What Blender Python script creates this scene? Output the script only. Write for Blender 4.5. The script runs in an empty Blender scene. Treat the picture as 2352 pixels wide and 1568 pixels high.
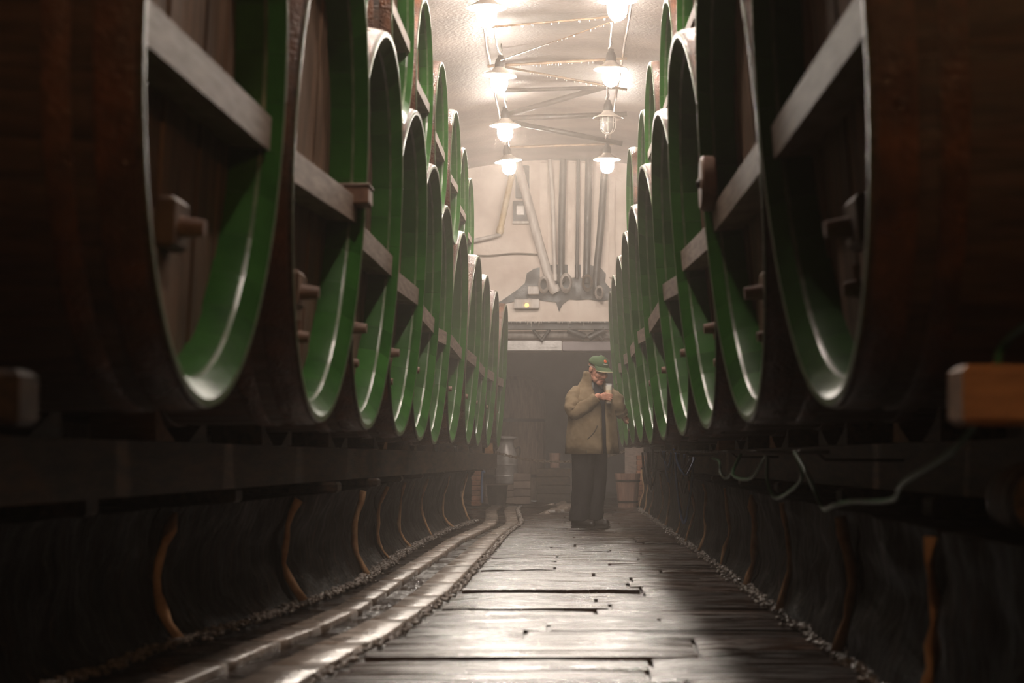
import bpy, math, random
from mathutils import Vector, Matrix, noise
PI = math.pi
random.seed(7)
S = bpy.context.scene
C = S.collection

# ------------------------------------------------------------------ camera, world haze, exposure
FPX = 4507.0                 # focal length in pixels of the 2352 px wide frame
VX, VY = 1290.0, 1035.0      # vanishing point of the aisle in that frame
EYE = 0.757                  # lens height above the floor
cd = bpy.data.cameras.new('camera'); cam = bpy.data.objects.new('camera', cd); C.objects.link(cam)
cam.location = (0, 0, EYE); cam.rotation_euler = (PI/2, 0, 0)
cd.sensor_width = 36; cd.lens = FPX/2352*36
cd.shift_x = (1176-VX)/2352; cd.shift_y = (VY-784)/2352
cd.clip_start = 0.1; cd.clip_end = 200
cd.dof.use_dof = True; cd.dof.focus_distance = 19.1; cd.dof.aperture_fstop = 3.2
S.camera = cam
S.view_settings.view_transform = 'Standard'; S.view_settings.look = 'None'
S.view_settings.gamma = 1; S.view_settings.use_curve_mapping = False
S.view_settings.exposure = 0.22
JAR = 620.0                  # lamp jar emission
HAZE = 0.020
w = bpy.data.worlds.new('cellar_air'); S.world = w; w.use_nodes = True
nt = w.node_tree; nt.nodes.clear()
wo = nt.nodes.new('ShaderNodeOutputWorld'); vs = nt.nodes.new('ShaderNodeVolumeScatter')
vs.inputs['Color'].default_value = (1, .89, .81, 1); vs.inputs['Density'].default_value = HAZE
vs.inputs['Anisotropy'].default_value = .35
bg = nt.nodes.new('ShaderNodeBackground'); bg.inputs['Strength'].default_value = 0
HETERO = True; w.cycles.volume_step_size = 9.0; S.cycles.volume_max_steps = 5
if HETERO:      # the mist hangs thickest in the far half of the cellar
    gp = nt.nodes.new('ShaderNodeNewGeometry'); sp = nt.nodes.new('ShaderNodeSeparateXYZ'); mr = nt.nodes.new('ShaderNodeMapRange')
    mr.interpolation_type = 'SMOOTHSTEP'
    mr.inputs['From Min'].default_value = 5; mr.inputs['From Max'].default_value = 15
    mr.inputs['To Min'].default_value = HAZE*.10; mr.inputs['To Max'].default_value = HAZE
    nt.links.new(gp.outputs['Position'], sp.inputs[0]); nt.links.new(sp.outputs['Y'], mr.inputs[0]); nt.links.new(mr.outputs[0], vs.inputs['Density'])
nt.links.new(bg.outputs[0], wo.inputs['Surface']); nt.links.new(vs.outputs[0], wo.inputs['Volume'])
try:
    S.cycles.max_bounces = 6; S.cycles.diffuse_bounces = 2; S.cycles.glossy_bounces = 2
    S.cycles.transmission_bounces = 6; S.cycles.volume_bounces = 0; S.cycles.transparent_max_bounces = 6
    S.cycles.sample_clamp_indirect = 4.0; S.cycles.sample_clamp_direct = 0
    S.cycles.caustics_reflective = False; S.cycles.caustics_refractive = False
    S.cycles.use_denoising = True; S.cycles.use_light_tree = False
    S.cycles.use_adaptive_sampling = True; S.cycles.adaptive_threshold = .08; S.cycles.adaptive_min_samples = 16
except Exception: pass

# ------------------------------------------------------------------ materials
MATS = {}
def mat(name, c1, c2=None, rough=.5, scale=6., stretch=(1,1,1), bump=0., bscale=40., metallic=0., spec=.5,
        emit=None, estr=0., vary=0., r2=None, detail=3., trans=0., contrast=(.35,.65), c3=None, coat=0.):
    m = bpy.data.materials.new(name); m.use_nodes = True; MATS[name] = m
    t = m.node_tree; b = t.nodes['Principled BSDF']; L = t.links.new
    b.inputs['Roughness'].default_value = rough; b.inputs['Metallic'].default_value = metallic
    b.inputs['Specular IOR Level'].default_value = spec; b.inputs['Base Color'].default_value = (*c1, 1)
    b.inputs['Transmission Weight'].default_value = trans; b.inputs['Coat Weight'].default_value = coat
    b.inputs['Coat Roughness'].default_value = .12
    tc = t.nodes.new('ShaderNodeTexCoord'); mp = t.nodes.new('ShaderNodeMapping')
    mp.inputs['Scale'].default_value = stretch
    L(tc.outputs['Object'], mp.inputs['Vector'])
    vec = mp.outputs[0]
    if vary > 0:
        oi = t.nodes.new('ShaderNodeObjectInfo'); ad = t.nodes.new('ShaderNodeVectorMath'); ad.operation = 'ADD'
        mu = t.nodes.new('ShaderNodeMath'); mu.operation = 'MULTIPLY'; mu.inputs[1].default_value = 37.
        L(oi.outputs['Random'], mu.inputs[0]); L(mp.outputs[0], ad.inputs[0]); L(mu.outputs[0], ad.inputs[1])
        vec = ad.outputs[0]
    if c2:
        n = t.nodes.new('ShaderNodeTexNoise'); n.inputs['Scale'].default_value = scale; n.inputs['Detail'].default_value = detail
        n.inputs['Roughness'].default_value = .6; L(vec, n.inputs['Vector'])
        r = t.nodes.new('ShaderNodeValToRGB'); r.color_ramp.elements[0].position = contrast[0]; r.color_ramp.elements[1].position = contrast[1]
        r.color_ramp.elements[0].color = (*c1, 1); r.color_ramp.elements[1].color = (*c2, 1)
        if c3:
            e = r.color_ramp.elements.new(min(.98, contrast[1]+.12)); e.color = (*c3, 1)
        L(n.outputs['Fac'], r.inputs[0]); out = r.outputs[0]
        if vary > 0:
            hs = t.nodes.new('ShaderNodeHueSaturation'); mr = t.nodes.new('ShaderNodeMapRange')
            mr.inputs['To Min'].default_value = 1-vary; mr.inputs['To Max'].default_value = 1+vary
            L(oi.outputs['Random'], mr.inputs[0]); L(mr.outputs[0], hs.inputs['Value']); L(out, hs.inputs['Color']); out = hs.outputs[0]
        L(out, b.inputs['Base Color'])
        if r2 is not None:
            n2 = t.nodes.new('ShaderNodeTexNoise'); n2.inputs['Scale'].default_value = scale*.8; n2.inputs['Detail'].default_value = 1.5
            L(vec, n2.inputs['Vector']); mr2 = t.nodes.new('ShaderNodeMapRange'); mr2.inputs['From Min'].default_value = .35; mr2.inputs['From Max'].default_value = .65
            mr2.inputs['To Min'].default_value = rough; mr2.inputs['To Max'].default_value = r2
            L(n2.outputs['Fac'], mr2.inputs[0]); L(mr2.outputs[0], b.inputs['Roughness'])
    if bump > 0:
        n3 = t.nodes.new('ShaderNodeTexNoise'); n3.inputs['Scale'].default_value = bscale; n3.inputs['Detail'].default_value = 2
        L(vec, n3.inputs['Vector'])
        bp = t.nodes.new('ShaderNodeBump'); bp.inputs['Strength'].default_value = 1; bp.inputs['Distance'].default_value = bump
        L(n3.outputs['Fac'], bp.inputs['Height']); L(bp.outputs[0], b.inputs['Normal'])
    if emit:
        b.inputs['Emission Color'].default_value = (*emit, 1); b.inputs['Emission Strength'].default_value = estr
    return m

mat('stave', (.030,.016,.010), (.085,.045,.028), .35, 5, (.5,6,6), .003, 60, vary=.25, r2=.6)
mat('green', (.017,.062,.012), (.032,.102,.020), .30, 4, (1,1,1), .0012, 25, vary=.14, r2=.42, contrast=(.3,.6), spec=.05)
mat('rim_highlight', (.05,.09,.035), (.13,.16,.09), .3, 14, (1,1,1), .001, 40, spec=.5)  # highlight on rim fillet and sheen on outer lip, painted as paler green
mat('hoop', (.06,.026,.015), (.16,.06,.028), .26, 7, (1,1,1), .008, 80, vary=.15, r2=.55, contrast=(.4,.7), c3=(.30,.105,.035), spec=.6)
mat('head', (.065,.036,.022), (.19,.11,.07), .6, 5, (1,7,.6), .002, 50, vary=.25)
mat('bar', (.19,.135,.11), (.34,.255,.215), .55, 5, (3,1,8), .002, 60, vary=.15)
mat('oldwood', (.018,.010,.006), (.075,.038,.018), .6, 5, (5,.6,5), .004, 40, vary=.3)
mat('tanwood', (.24,.11,.045), (.42,.21,.09), .6, 6, (1,5,5), .002, 60, vary=.2)
mat('peg', (.12,.06,.04), (.25,.14,.10), .5, 8, (1,1,1), .002, 60, vary=.2)
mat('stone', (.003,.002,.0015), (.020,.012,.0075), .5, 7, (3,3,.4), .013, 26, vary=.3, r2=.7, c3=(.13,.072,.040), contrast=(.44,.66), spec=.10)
mat('mortar', (.40,.22,.11), (.58,.36,.21), .8, 12, (1,1,1), .004, 50)
mat('slab', (.010,.005,.0032), (.050,.026,.017), .09, 3.2, (.7,5,1), .0040, 18, vary=.5, r2=.36, spec=.9)
mat('kerb', (.13,.10,.08), (.28,.22,.185), .25, 9, (1,1,1), .006, 40, vary=.2, r2=.4)
mat('mud', (.012,.007,.005), (.04,.024,.016), .16, 5, (1,1,1), .01, 30, r2=.4)
mat('gravel', (.09,.07,.06), (.32,.27,.24), .2, 30, (1,1,1), .012, 50, r2=.5)
mat('plaster', (.60,.46,.385), (.80,.66,.57), .7, 1.6, (1,1,1), .012, 9, r2=.5)
mat('vault', (.065,.042,.032), (.15,.105,.082), .42, 1.4, (1,1,1), .006, 30, r2=.6, detail=4)
mat('sidewall', (.05,.035,.03), (.10,.075,.06), .8, 2, (1,1,1), .02, 8)
mat('darkroom', (.24,.20,.205), (.36,.31,.315), .7, 1.2, (1,1,1), .01, 10)
mat('iron', (.010,.007,.006), (.04,.027,.021), .35, 9, (1,1,1), .003, 60, r2=.6, spec=.6)
mat('palepipe', (.45,.38,.34), (.66,.58,.53), .45, 10, (1,1,.3), .004, 40)
mat('yellow', (.55,.35,.14), (.70,.55,.38), .5, 6, (1,1,1), .003, 40)
mat('zinc', (.28,.25,.235), (.46,.42,.40), .35, 6, (1,1,1), .002, 30, metallic=.3)
mat('enamel', (.50,.42,.36), (.68,.60,.53), .3, 6)
mat('cage', (.55,.5,.46), None, .4)
mat('jar_lit', (1,1,1), None, .3, emit=(1,.88,.76), estr=JAR)
mat('jar_off', (.45,.42,.40), (.6,.56,.53), .15, 8, trans=.6)
mat('cable', (.50,.43,.38), (.75,.68,.62), .4, 30)
mat('rust_pipe', (.08,.048,.027), (.18,.115,.07), .45, 14, (1,1,1), .004, 60)
mat('hose_green', (.02,.09,.035), (.05,.14,.07), .4, 8, spec=.3)
mat('hose_blue', (.07,.13,.27), (.14,.20,.36), .25, 8)
mat('hose_grey', (.16,.15,.16), (.34,.33,.34), .22, 8)
mat('hose_black', (.02,.018,.018), (.05,.045,.045), .2, 8)
mat('brick_red', (.34,.14,.085), (.50,.25,.16), .7, 14, (1,1,1), .004, 60, vary=.25)
mat('crate', (.10,.065,.05), (.20,.14,.11), .7, 6, (1,6,1), .002, 40, vary=.2)
mat('bucket', (.22,.12,.09), (.36,.21,.16), .6, 5, (5,5,.6), .003, 40, vary=.15)
mat('skin', (.50,.22,.15), (.66,.34,.245), .5, 14, bump=.0012, bscale=90)
mat('jacket', (.165,.112,.062), (.23,.165,.10), .85, 8, bump=.035, bscale=7)
mat('jacket_dark', (.07,.055,.04), (.10,.08,.06), .85, 8, bump=.002, bscale=30)
mat('trousers', (.012,.009,.009), (.022,.018,.018), .85, 8, bump=.006, bscale=14)
mat('boots', (.018,.013,.011), (.035,.026,.021), .45, 10, bump=.002, bscale=40)
mat('cap', (.045,.085,.035), (.07,.115,.05), .8, 12, bump=.001, bscale=120)
mat('cream', (.62,.53,.36), None, .7)
mat('orange', (.75,.12,.03), None, .6)
mat('white', (.72,.70,.66), None, .6)
mat('shirt', (.022,.022,.03), (.04,.04,.05), .8, 9)
mat('grey_cloth', (.17,.17,.165), (.26,.26,.25), .85, 12)
mat('hair', (.20,.165,.145), (.34,.29,.26), .7, 40, (1,1,6))
mat('eye', (.05,.03,.025), None, .3)
mat('lips', (.42,.17,.13), None, .5)
mat('glass', (.9,.9,.9), None, .05); MATS['glass'].node_tree.nodes['Principled BSDF'].inputs['Alpha'].default_value = .18
mat('beer', (.90,.55,.22), (.95,.66,.34), .4, 6)
mat('foam', (.90,.82,.66), None, .7)
mat('led', (1,.6,.1), None, .4, emit=(1,.55,.06), estr=6)
mat('warm_bulb', (1,.8,.6), None, .4, emit=(1,.55,.24), estr=600)
mat('water_drop', (.8,.75,.7), None, .08, spec=.8)

# ------------------------------------------------------------------ helpers
def tag(o, label=None, cat=None, group=None, kind=None):
    if label: o['label'] = label
    if cat: o['category'] = cat
    if group: o['group'] = group
    if kind: o['kind'] = kind
    return o
def empty(name, loc=(0,0,0), rot=(0,0,0)):
    o = bpy.data.objects.new(name, None); C.objects.link(o); o.location = loc; o.rotation_euler = rot; o.empty_display_size = .1
    return o
def link(name, me, parent=None, loc=(0,0,0), rot=(0,0,0), scale=(1,1,1)):
    o = bpy.data.objects.new(name, me); C.objects.link(o); o.parent = parent
    o.location = loc; o.rotation_euler = rot; o.scale = scale
    return o
class MB:
    def __init__(s): s.v = []; s.f = []; s.m = []
    def add(s, v, f, mi=0):
        k = len(s.v); s.v += [tuple(p) for p in v]; s.f += [tuple(i+k for i in q) for q in f]; s.m += [mi]*len(f); return s
    def box(s, lo, hi, mi=0, mtx=None, bev=0.):
        x0,y0,z0 = lo; x1,y1,z1 = hi
        if bev <= 0:
            v = [(x0,y0,z0),(x1,y0,z0),(x1,y1,z0),(x0,y1,z0),(x0,y0,z1),(x1,y0,z1),(x1,y1,z1),(x0,y1,z1)]
            f = [(3,2,1,0),(4,5,6,7),(0,1,5,4),(1,2,6,5),(2,3,7,6),(3,0,4,7)]
        else:
            b = min(bev, (x1-x0)*.45, (y1-y0)*.45, (z1-z0)*.45); v = []
            def ring(z, d): v.extend([(x0+d,y0+d,z),(x1-d,y0+d,z),(x1-d,y1-d,z),(x0+d,y1-d,z)])
            ring(z0,b); ring(z0+b,0); ring(z1-b,0); ring(z1,b)
            f = [(3,2,1,0),(12,13,14,15)]
            for r in range(3):
                for i in range(4): j=(i+1)%4; f.append((r*4+i,r*4+j,r*4+4+j,r*4+4+i))
        if mtx is not None: v = [mtx @ Vector(p) for p in v]
        return s.add(v, f, mi)
    def tube(s, path, r, n=8, mi=0, cap=True, sq=None):
        P = [Vector(p) for p in path]; R = r if isinstance(r,(list,tuple)) else [r]*len(P)
        v = []; up = None
        for i, p in enumerate(P):
            d = (P[min(i+1,len(P)-1)]-P[max(i-1,0)]).normalized()
            if up is None: up = Vector((0,0,1)) if abs(d.z) < .9 else Vector((1,0,0))
            a = d.cross(up).normalized(); b = a.cross(d).normalized(); up = b
            for k in range(n):
                t = 2*PI*k/n; v.append(p + a*(math.cos(t)*R[i]) + b*(math.sin(t)*R[i]*(sq or 1)))
        f = []
        for i in range(len(P)-1):
            for k in range(n):
                q = (k+1)%n; f.append((i*n+k,i*n+q,(i+1)*n+q,(i+1)*n+k))
        if cap: f += [tuple(range(n-1,-1,-1)), tuple((len(P)-1)*n+k for k in range(n))]
        return s.add(v, f, mi)
    def lathe(s, prof, n=24, mi=0, mtx=None, capA=False, capB=False):
        v = [(r*math.cos(2*PI*k/n), r*math.sin(2*PI*k/n), z) for r,z in prof for k in range(n)]
        f = []
        for i in range(len(prof)-1):
            for k in range(n):
                q=(k+1)%n; f.append((i*n+k,i*n+q,(i+1)*n+q,(i+1)*n+k))
        if capA: f.append(tuple(range(n-1,-1,-1)))
        if capB: f.append(tuple((len(prof)-1)*n+k for k in range(n)))
        if mtx is not None: v = [mtx @ Vector(p) for p in v]
        return s.add(v, f, mi)
    def ell(s, c, r, n=14, mi=0, mtx=None):
        m = n//2; v = []
        for i in range(m+1):
            t = PI*i/m
            for k in range(n):
                p = 2*PI*k/n; q = Vector((r[0]*math.sin(t)*math.cos(p), r[1]*math.sin(t)*math.sin(p), r[2]*math.cos(t)))
                if mtx is not None: q = mtx @ q
                v.append(Vector(c)+q)
        f = [(i*n+k,(i+1)*n+k,(i+1)*n+(k+1)%n,i*n+(k+1)%n) for i in range(m) for k in range(n)]
        return s.add(v, f, mi)
    def loft(s, rings, closed=True, mi=0, caps=True):
        n = len(rings[0]); v = [p for r in rings for p in r]; f = []
        for i in range(len(rings)-1):
            for k in range(n if closed else n-1):
                q=(k+1)%n; f.append((i*n+k,i*n+q,(i+1)*n+q,(i+1)*n+k))
        if closed and caps: f += [tuple(range(n-1,-1,-1)), tuple((len(rings)-1)*n+k for k in range(n))]
        return s.add(v, f, mi)
    def mesh(s, name, mats, smooth=False, clean=False):
        me = bpy.data.meshes.new(name); me.from_pydata(s.v, [], s.f)
        for m in (mats if isinstance(mats,(list,tuple)) else [mats]): me.materials.append(MATS[m])
        me.polygons.foreach_set('material_index', s.m)
        if smooth:
            me.polygons.foreach_set('use_smooth', [True]*len(me.polygons))
            if smooth != 'all':
                try: me.set_sharp_from_angle(angle=math.radians(smooth if isinstance(smooth,(int,float)) and smooth > 1 else 40))
                except Exception: pass
        me.update(); return me
    def obj(s, name, mats, parent=None, loc=(0,0,0), rot=(0,0,0), smooth=False):
        return link(name, s.mesh(name, mats, smooth), parent, loc, rot)
def smoothpath(P, k=6):
    P = [Vector(p) for p in P]; out = []
    for i in range(len(P)-1):
        a,b,c,d = P[max(i-1,0)],P[i],P[i+1],P[min(i+2,len(P)-1)]
        for j in range(k):
            t=j/k; out.append(.5*((2*b)+(c-a)*t+(2*a-5*b+4*c-d)*t*t+(3*b-a-3*c+d)*t**3))
    out.append(P[-1]); return out
def at(px, py, Y): return Vector(((px-VX)*Y/FPX, Y, EYE+(VY-py)*Y/FPX))
def atX(px, py, X): return at(px, py, X*FPX/(px-VX))
def interp(T, y):
    if y <= T[0][0]: (a,b),(c,d) = T[0],T[1]
    elif y >= T[-1][0]: (a,b),(c,d) = T[-2],T[-1]
    else:
        for i in range(len(T)-1):
            if T[i][0] <= y <= T[i+1][0]: (a,b),(c,d) = T[i],T[i+1]; break
    return b+(d-b)*(y-a)/(c-a)
ORD = ['nearest','second','third','fourth','fifth','sixth','seventh','eighth','ninth','tenth','eleventh']

# ------------------------------------------------------------------ the vaulted room
YB, YF = 28.0, -1.5         # back wall, open end behind the lens
HW = 3.35; SPR = 3.3; CROWN = EYE+4.15
def vault_z(x): return SPR+(CROWN-SPR)*math.sqrt(max(0, 1-(x/HW)**2))**.9
b = MB(); nx, ny = 40, 60; v = []
for j in range(ny+1):
    y = YF+(YB+.2-YF)*j/ny
    for i in range(nx+1):
        x = -HW+2*HW*i/nx
        v.append((x, y, vault_z(x)+.03*noise.noise(Vector((x*1.3,y*.8,3)))))
b.add(v, [(j*(nx+1)+i,(j+1)*(nx+1)+i,(j+1)*(nx+1)+i+1,j*(nx+1)+i+1) for j in range(ny) for i in range(nx)])
tag(b.obj('ceiling','vault',smooth='all'), 'wet brown plaster barrel vault over the cellar aisle', 'ceiling', kind='structure')
for nm, sx in (('wall_left',-1),('wall_right',1)):
    b = MB(); b.box((min(sx*HW,sx*(HW+.3)),YF,-.1),(max(sx*HW,sx*(HW+.3)),36,SPR+.4))
    tag(b.obj(nm,'sidewall'), 'dark %s cellar wall behind the barrels' % ('left' if sx<0 else 'right'), 'wall', kind='structure')
b = MB(); b.box((-HW-.3,YF-.3,-.1),(HW+.3,YF,CROWN+.4))
tag(b.obj('wall_front','sidewall'), 'dark cellar wall behind the photographer', 'wall', kind='structure')
# back wall with the wide doorway under the lintel
DZ = EYE+(VY-783)*YB/FPX     # top of opening, under the plaster
b = MB()
b.box((-HW-.3,YB,DZ-.14),(HW+.3,YB+.45,CROWN+.3)); b.box((-HW-.3,YB,-.1),(-1.45,YB+.45,DZ-.14)); b.box((1.35,YB,-.1),(HW+.3,YB+.45,DZ-.14))
tag(b.obj('wall_back','plaster'), 'pale plaster end wall with pipes above the dark doorway', 'wall', kind='structure')
b = MB(); b.box((-HW,35.5,-.1),(HW,35.8,4))
tag(b.obj('wall_far','darkroom'), 'dim grey wall of the room beyond the doorway', 'wall', kind='structure')
b = MB(); b.box((-HW-.3,YB+.45,2.9),(HW+.3,36,3.1))
tag(b.obj('ceiling_far','darkroom'), 'dark ceiling of the room beyond the doorway', 'ceiling', kind='structure')

# ------------------------------------------------------------------ floor
XO = [(4,-1.45),(6.4,-1.30),(7.67,-1.19),(8.42,-1.10),(9.35,-1.03),(11.2,-1.0),(13.2,-.966),(16.6,-.91),(20.2,-.75),(22,-.78),(25,-.90),(27,-.9)]
XI = [(4,-.98),(6.4,-.853),(7.6,-.769),(8.12,-.703),(10.7,-.60),(14,-.562),(18,-.53),(20.9,-.445),(25.5,-.588),(27,-.6)]
XW = [(3,-2.0),(5,-1.82),(7.5,-1.6),(9.15,-1.39),(11.2,-1.22),(15.5,-1.23),(17.1,-1.19),(18.85,-1.133),(22,-.97)]
XR = 1.075
b = MB(); b.box((-HW,YF,-.35),(HW,36,-.03))
floor = tag(b.obj('floor','mud'), 'wet dark stone floor of the aisle laid in crosswise slabs', 'floor', kind='structure')
slabs = []
for k in range(6):      # slab shapes, unit size, tops worn to a low crown
    b = MB(); v = []; NX, NY = 6, 8
    for j in range(NY+1):
        for i in range(NX+1):
            x = -.5+i/NX; y = -.5+j/NY
            e = .05*noise.noise(Vector((x*3+k*7,k*3,j*9)))*(1 if 0<j<NY else .4)
            z = -.014*abs(2*y)**2.2+.005*noise.noise(Vector((x*4+k,y*5,k*3)))-(.004 if i in (0,NX) else 0)
            v.append((x, y+e*.12, z))
    nn = len(v); W = NX+1
    f = [(j*W+i,j*W+i+1,(j+1)*W+i+1,(j+1)*W+i) for j in range(NY) for i in range(NX)]
    rim = [i for i in range(W)]+[j*W+NX for j in range(1,NY+1)]+[NY*W+i for i in range(NX-1,-1,-1)]+[j*W for j in range(NY-1,0,-1)]
    v += [(v[q][0],v[q][1],-.05) for q in rim]; m = len(rim)
    f += [(rim[(q+1)%m],rim[q],nn+q,nn+(q+1)%m) for q in range(m)]
    b.add(v,f); slabs.append(b.mesh('floor_slab','slab',smooth=50))
y = 5.3; row = 0; cnt = 0
rs = random.Random(5)
while y < 35.2:
    dep = rs.uniform(.26,.46)*(1 if y < 24 else 2); yc = y+dep/2
    if y < 27.5: x0, x1 = interp(XI, yc)+.045, XR-.03
    else: x0, x1 = -1.5, 1.4
    cuts = [x0]
    if (x1-x0) > 1.0:
        cx = x0 + (x1-x0)*(rs.choice((.33,.45,.6,.72))+rs.uniform(-.06,.06)); cuts.append(cx)
    cuts.append(x1)
    for i in range(len(cuts)-1):
        a, c = cuts[i], cuts[i+1]
        link('floor_slab', slabs[rs.randrange(6)], floor, ((a+c)/2, yc, rs.uniform(-.006,.004)),
             (rs.gauss(0,.036), rs.uniform(-.01,.01), 0), (c-a-.02, dep-.016, 1)); cnt += 1
    y += dep; row += 1
print('slabs', cnt)
# gutter strip: kerb stones, sunk channel, flat strip stones and the rough wet joint
gut = empty('floor_gutter', (-.9, 6, 0)); tag(gut, 'shallow drain gutter with pale kerb stones along the left plinth', 'gutter', kind='structure')
def gpart(name, m, va, vb, z0, z1, y0, y1, ripple=0., bev=.01):
    n = max(2, int((y1-y0)/.15)); A = []; 
    for i in range(n+1):
        yy = y0+(y1-y0)*i/n; xa, xb = va(yy), vb(yy)
        j = ripple*noise.noise(Vector((xa*3,yy*6,1)))
        A.append([Vector((xa-j,yy,z0)),Vector((xa-j,yy,z1-bev)),Vector((xa+bev-j,yy,z1)),Vector((xb-bev+j,yy,z1+j*.3)),Vector((xb+j,yy,z1-bev)),Vector((xb+j,yy,z0))])
    bb = MB(); bb.loft(A, True)
    o = bb.obj(name, m, gut, smooth='all'); o.location = (.9,-6,0); return o
rs = random.Random(11); y = 5.2
while y < 27:
    l = rs.uniform(.6,1.0); dz = rs.uniform(-.002,.002)
    gpart('kerb_stone','kerb', lambda t: interp(XO,t)-.07, lambda t: interp(XO,t)+.07, -.05, .006+dz, y, min(27,y+l-.004), .008, .010)
    y += l
y = 5.2
while y < 27:
    l = rs.uniform(.7,1.1)
    gpart('strip_stone','kerb', lambda t: interp(XO,t)+.072+(interp(XI,t)-interp(XO,t)-.1)*.42, lambda t: interp(XI,t)-.012, -.05, .0+rs.uniform(-.002,.003), y, min(27,y+l-.005), .006, .012)
    y += l
bb = MB(); rs2 = random.Random(3); y = 5.2
while y < 27:
    for q in range(2):
        r = rs2.uniform(.006,.016); bb.ell((interp(XI,y)+.02+rs2.uniform(-.02,.02), y+rs2.uniform(-.02,.02), -.008+rs2.uniform(0,.006)), (r*1.2,r*1.6,r*.7), 6)
    y += .05
o = bb.obj('joint_gravel','gravel',gut,(.9,-6,0),smooth='all'); o['kind'] = 'stuff'
# crumbly wet debris along the foot of both plinths
for nm, fx, y0, y1, lab in (('rubble_line', lambda t: interp(XW,t)+.05, 6.2, 21.5, 'line of wet crumbled grit along the foot of the left plinth'),
                       ('rubble_line', lambda t: XR-.03, 5.2, 25.9, 'line of wet crumbled grit along the foot of the right plinth')):
    bb = MB(); y = y0; rs2 = random.Random(int(y0*10))
    while y < y1:
        for q in range(7):
            r = rs2.uniform(.004,.014); bb.ell((fx(y)+rs2.gauss(0,.028), y+rs2.uniform(-.02,.02), rs2.uniform(-.004,.010)), (r*1.2,r*1.4,r*.8), 6)
        y += .04
    tag(bb.obj(nm,'gravel',smooth='all'), lab, 'grit', kind='stuff')

# ------------------------------------------------------------------ stone plinths that carry the rows
PH = .53
def plinth(name, label, fx, sx, y0, y1, bl, seed):
    root = tag(empty(name, (fx(y0), y0, 0)), label, 'plinth'); R = random.Random(seed); y = y0; ox, oy = fx(y0), y0
    while y < y1-.05:
        l = min(R.uniform(*bl), y1-y); prof = []
        bulge = R.uniform(.07,.14)*(1 if sx<0 else .3); sl = R.uniform(-.05,.05)
        n = 12; rings = []; ny = 14
        for j in range(ny+1):
            yy = y+.022+(l-.03)*j/ny; ring = []
            for i in range(n+1):
                t = i/n; z = -.03+(PH+.03)*t
                conc = -bulge*math.sin(PI*(t**.8))+.05*(1-t)**3
                d = conc+.05*noise.noise(Vector((yy*2.1,z*5,seed)))+.02*noise.noise(Vector((yy*6,z*11,seed)))
                edge = -.02 if j in (0,ny) else 0
                ring.append(Vector((fx(yy)-sx*0+(-sx)*(-d-edge)*-1 - ox, yy+sl*(t-.5)*(1 if True else 0)-oy, z)))
            top = ring[-1]
            ring.append(Vector((fx(yy)+sx*.55-ox, yy-oy, PH+.004*R.uniform(-1,1)))); ring.append(Vector((fx(yy)+sx*.55-ox, yy-oy, -.03)))
            rings.append(ring)
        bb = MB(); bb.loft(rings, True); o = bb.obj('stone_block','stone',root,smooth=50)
        # pale mortar joint after the block, leaning and worn
        yy = y+l; path = []
        for i in range(9):
            t = i/8; z = .0+(PH-.02)*t
            path.append(Vector((fx(yy)-ox-sx*(.012+.03*noise.noise(Vector((t*3,yy,seed)))-bulge*.75*math.sin(PI*t**.8)+.03*(1-t)**3), yy-oy+sl*(t-.5)+.02*noise.noise(Vector((t*4,yy*3,seed))), z)))
        bb = MB(); bb.tube(path, [(.020 if yy<12 else .011)*(1+.9*noise.noise(Vector((i*.8,yy,2)))) for i in range(9)], 7)
        if y+l < y1-.05: bb.obj('mortar_joint','mortar',root,smooth='all')
        y += l
    return root
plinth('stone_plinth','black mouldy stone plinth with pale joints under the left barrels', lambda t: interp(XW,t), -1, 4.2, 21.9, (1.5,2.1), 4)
plinth('stone_plinth','black dripping stone plinth under the right barrels', lambda t: XR, 1, 4.0, 26.6, (1.4,2.0), 9)

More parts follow.
